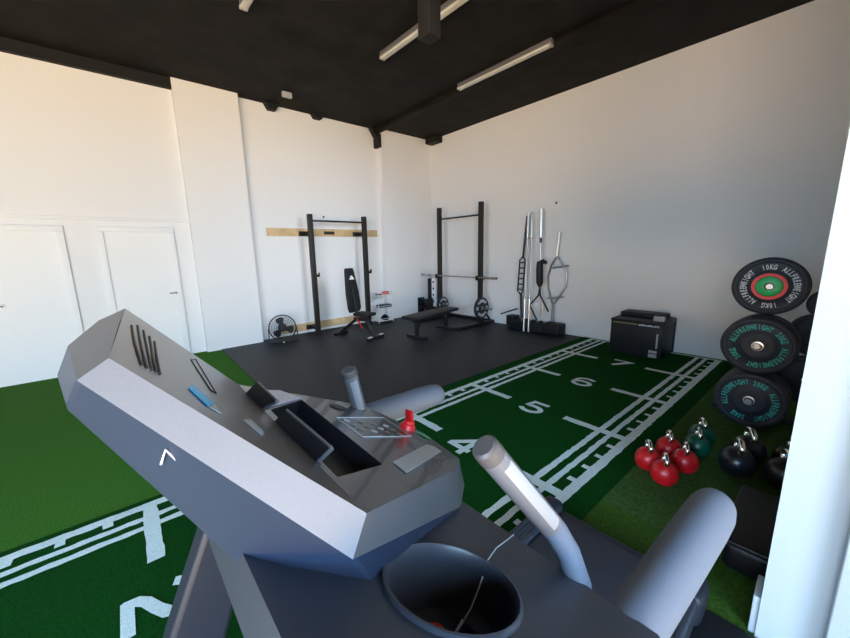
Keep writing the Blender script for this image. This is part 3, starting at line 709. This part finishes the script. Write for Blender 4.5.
# --- arms with foam
def arm(y, w, h, nm, sp=0.):
    P = [(2.42, y, .985), (2.52, y, .981), (2.70, y, .973), (2.86, y, .966), (2.925, y, .963), (2.955, y, .961), (2.966, y, .960)]
    P = [(px_, py_+sp*(px_-2.42)/.55, pz_) for px_, py_, pz_ in P]
    mb = MB(o); mb.tube(P, [.86, .88, .95, 1., .985, .88, .6], 28, sx=w, sy=h, up=(0, 0, 1)); mb.build(nm, M['foam'], TM, ang=50)
arm(-2.516, .042, .046, 'side_arm', -.026); arm(-1.665, .048, .043, 'side_arm')
# --- pulse grips
def grip(top, mid, b1, b2, b3):
    mb = MB(o); T = Vector(top); Mi = Vector(mid)
    mb.tube([T.lerp(Mi, .10), T.lerp(Mi, .5), Mi], .0200, 20); g = mb.build('pulse_grip', M['silverp'], TM, ang=50)
    d = (Mi-T).normalized(); nrm = Vector((-.2, -.50, .35)); nrm = (nrm-d*nrm.dot(d)).normalized(); s_ = d.cross(nrm)
    mb = MB(o); P = []
    for f in (.18, .95):
        c = T.lerp(Mi, f); P.append([c+(nrm*math.cos(q)+s_*math.sin(q))*.0206 for q in (-.5, -.25, 0, .25, .5)])
    V_ = [[mb.v(p) for p in r] for r in P]
    for i in range(4): mb.bm.faces.new([V_[0][i], V_[0][i+1], V_[1][i+1], V_[1][i]])
    mb.build('sensor_plate', M['sensor'], g)
    mb = MB(o); mb.tube([T-d*.004, T, T.lerp(Mi, .10)], [.016, .0200, .0208], 20); mb.build('end_cap', M['cap'], g)
    mb = MB(o); mb.tube([Mi, Mi+d*.02, b1, b2, b3], [.0198, .0195, .0195, .020, .020], 16); mb.build('grip_tube', M['foam'], TM, ang=50)
grip((2.372, -2.362, 1.262), (2.482, -2.405, 1.105), (2.508, -2.425, 1.05), (2.508, -2.445, 1.005), (2.495, -2.452, .96))
grip((2.452, -1.852, 1.228), (2.49, -1.83, 1.10), (2.495, -1.80, 1.05), (2.49, -1.78, 1.0), (2.48, -1.78, .96))
# --- uprights, deck, motor hood
for y in (-1.70, -2.50):
    mb = MB(o); P = [(2.40, 1.0), (2.18, 1.045), (2.092, .86), (1.998, .64), (1.81, .14), (1.99, .14), (2.115, .56), (2.15, .66)]
    mb.poly([(x, y-.035, z) for x, z in P], (0, .07, 0)); mb.build('upright', M['post'], TM, bevel=.012)
mb = MB(o).box((1.55, -2.47, .05), (2.35, -1.75, .14), .03); mb.box((1.62, -2.43, .12), (2.25, -1.79, .27), .06); mb.build('motor_hood', M['post'], TM)
mb = MB(o).box((2.3, -2.37, .10), (3.66, -1.86, .145), .015); mb.build('running_belt', M['belt'], TM)
for a, b in ((-1.86, -1.765), (-2.465, -2.37)):
    mb = MB(o).box((2.3, a, .04), (3.70, b, .155), .012)
    for k in range(4): mb.box((2.35, a+.016+k*.018, .154), (3.62, a+.022+k*.018, .158))
    mb.build('side_rail', M['tray'], TM)
for y in (-1.80, -2.43): MB(o).box((3.58, y-.05, .02), (3.74, y+.05, .165), .03).build('rear_cap', M['post'], TM)
MB(o).box((3.60, -2.42, .05), (3.715, -1.82, .13), .02).build('rear_roller_cover', M['post'], TM)
for x in (1.65, 3.6):
    for y in (-2.41, -1.82): MB(o).lathe((x, y, .009 if y > -2 else .012), (0, 0, 1), [(0, .0), (0, .03), (.06, .03), (.06, 0)], 16).build('foot', M['black'], TM)
# safety key and its clip cord
t = thing('safety_key', in2(2.535, -1.985, .014), 'red safety key with upright tab at the user edge of the console', 'safety key'); o2 = t.location
MB(o2).lathe(in2(2.535, -1.985, .0145), (.43, 0, .9), [(0, .015), (.006, .015), (.008, .012), (.008, 0)], 20).build('base', M['red'], t)
p = Vector(in2(2.535, -1.985, .0225)); MB(o2).box((p.x-.004, p.y-.014, p.z-.002), (p.x+.004, p.y+.014, p.z+.028), .003).build('tab', M['red'], t)
# earphone cord and red cap in the cup holder
P = [(2.507, -2.325, .99), (2.503, -2.328, 1.020), (2.47, -2.338, 1.037), (2.42, -2.350, 1.060), (2.378, -2.366, 1.078), (2.350, -2.374, 1.060), (2.328, -2.376, 1.038), (2.312, -2.374, 1.026)]
t = thing('earphone_cord', P[-1], 'thin pale cord hanging over the tray into the cup holder', 'cord'); o2 = t.location
MB(o2).tube(P, .0011, 6).build('cord', M['label'], t)
MB(o2).tube([(2.314, -2.374, 1.028), (2.300, -2.372, 1.014)], .0024, 8).build('plug', M['white'], t)
tag(MB((2.25, -2.40, 1.0)).lathe((2.266, -2.366, 1.0025), (0, 0, 1), [(0, 0), (0, .017), (.034, .017), (.038, .013), (.038, 0)], 24).build('bottle_cap', M['red']), 'red cap lying in the cup holder of the treadmill', 'cap')

# ---------------------------------------------------------------- outside and light
st('ground_outside', MB().box((-14, -18, -.3), (16, YF-.2, -.05)), mat('pavement', (.45, .38, .30), .8, noise=(3, .2)))
w = bpy.data.worlds.new('sky'); sc.world = w; w.use_nodes = True
bg = w.node_tree.nodes['Background']; bg.inputs['Color'].default_value = (.62, .80, 1., 1); bg.inputs['Strength'].default_value = .6
def area(name, loc, rot, sx, sy, col, e, spread=PI):
    l = bpy.data.lights.new(name, 'AREA'); l.shape = 'RECTANGLE'; l.size = sx; l.size_y = sy; l.color = col; l.energy = e; l.spread = spread
    ob = bpy.data.objects.new(name, l); COL.objects.link(ob); ob.location = loc; ob.rotation_euler = [math.radians(a) for a in rot]; return ob
R_ = 90
area('shopfront_sky_light', (-1.0, -7.6, 3.7), (84, 0, 0), 9.4, 4.2, (.42, .68, 1.), 2700)
area('shopfront_ground_light', (-1.0, -7.0, .06), (172, 0, 0), 8, 3.6, (1., .60, .20), 3500)
area('entrance_sky_light', (-5.0, -3.3, 3.2), (86, 0, -90), 6.5, 3.6, (.40, .68, 1.), 2100)
area('entrance_ground_light', (-5.0, -3.3, .06), (172, 0, -90), 6.0, 3.6, (1., .56, .20), 2600)
area('window_stand_in_light', (6.0, -2.93, 2.8), (76, 0, 8), 1.9, 1.5, (.80, .90, 1.), 18, math.radians(50))  # lamp added on the room side of the solid pane, standing in for daylight

# ---------------------------------------------------------------- camera
cam = bpy.data.cameras.new('camera'); co = bpy.data.objects.new('camera', cam); COL.objects.link(co)
Rm = ((0.7603630567774909, -0.6490312968629229, -0.024625141226448335), (0.13867385790028014, 0.12518794285334273, 0.9823937805682613), (-0.6345215386596762, -0.7503908012872897, 0.185191960733657))
m4 = Matrix(Rm).transposed().to_4x4(); m4.translation = (2.008, -2.646, 1.533)
co.matrix_world = m4
cam.sensor_width = 36; cam.lens = 36*354.85/850; cam.shift_x = 11.5/850; cam.shift_y = -1.16/850*-1*-1
cam.clip_start = .02
sc.camera = co
sc.view_settings.view_transform = 'Standard'; sc.view_settings.look = 'None'; sc.view_settings.gamma = 1
sc.view_settings.exposure = 0.12; sc.view_settings.use_curve_mapping = False
sc.cycles.use_denoising = True
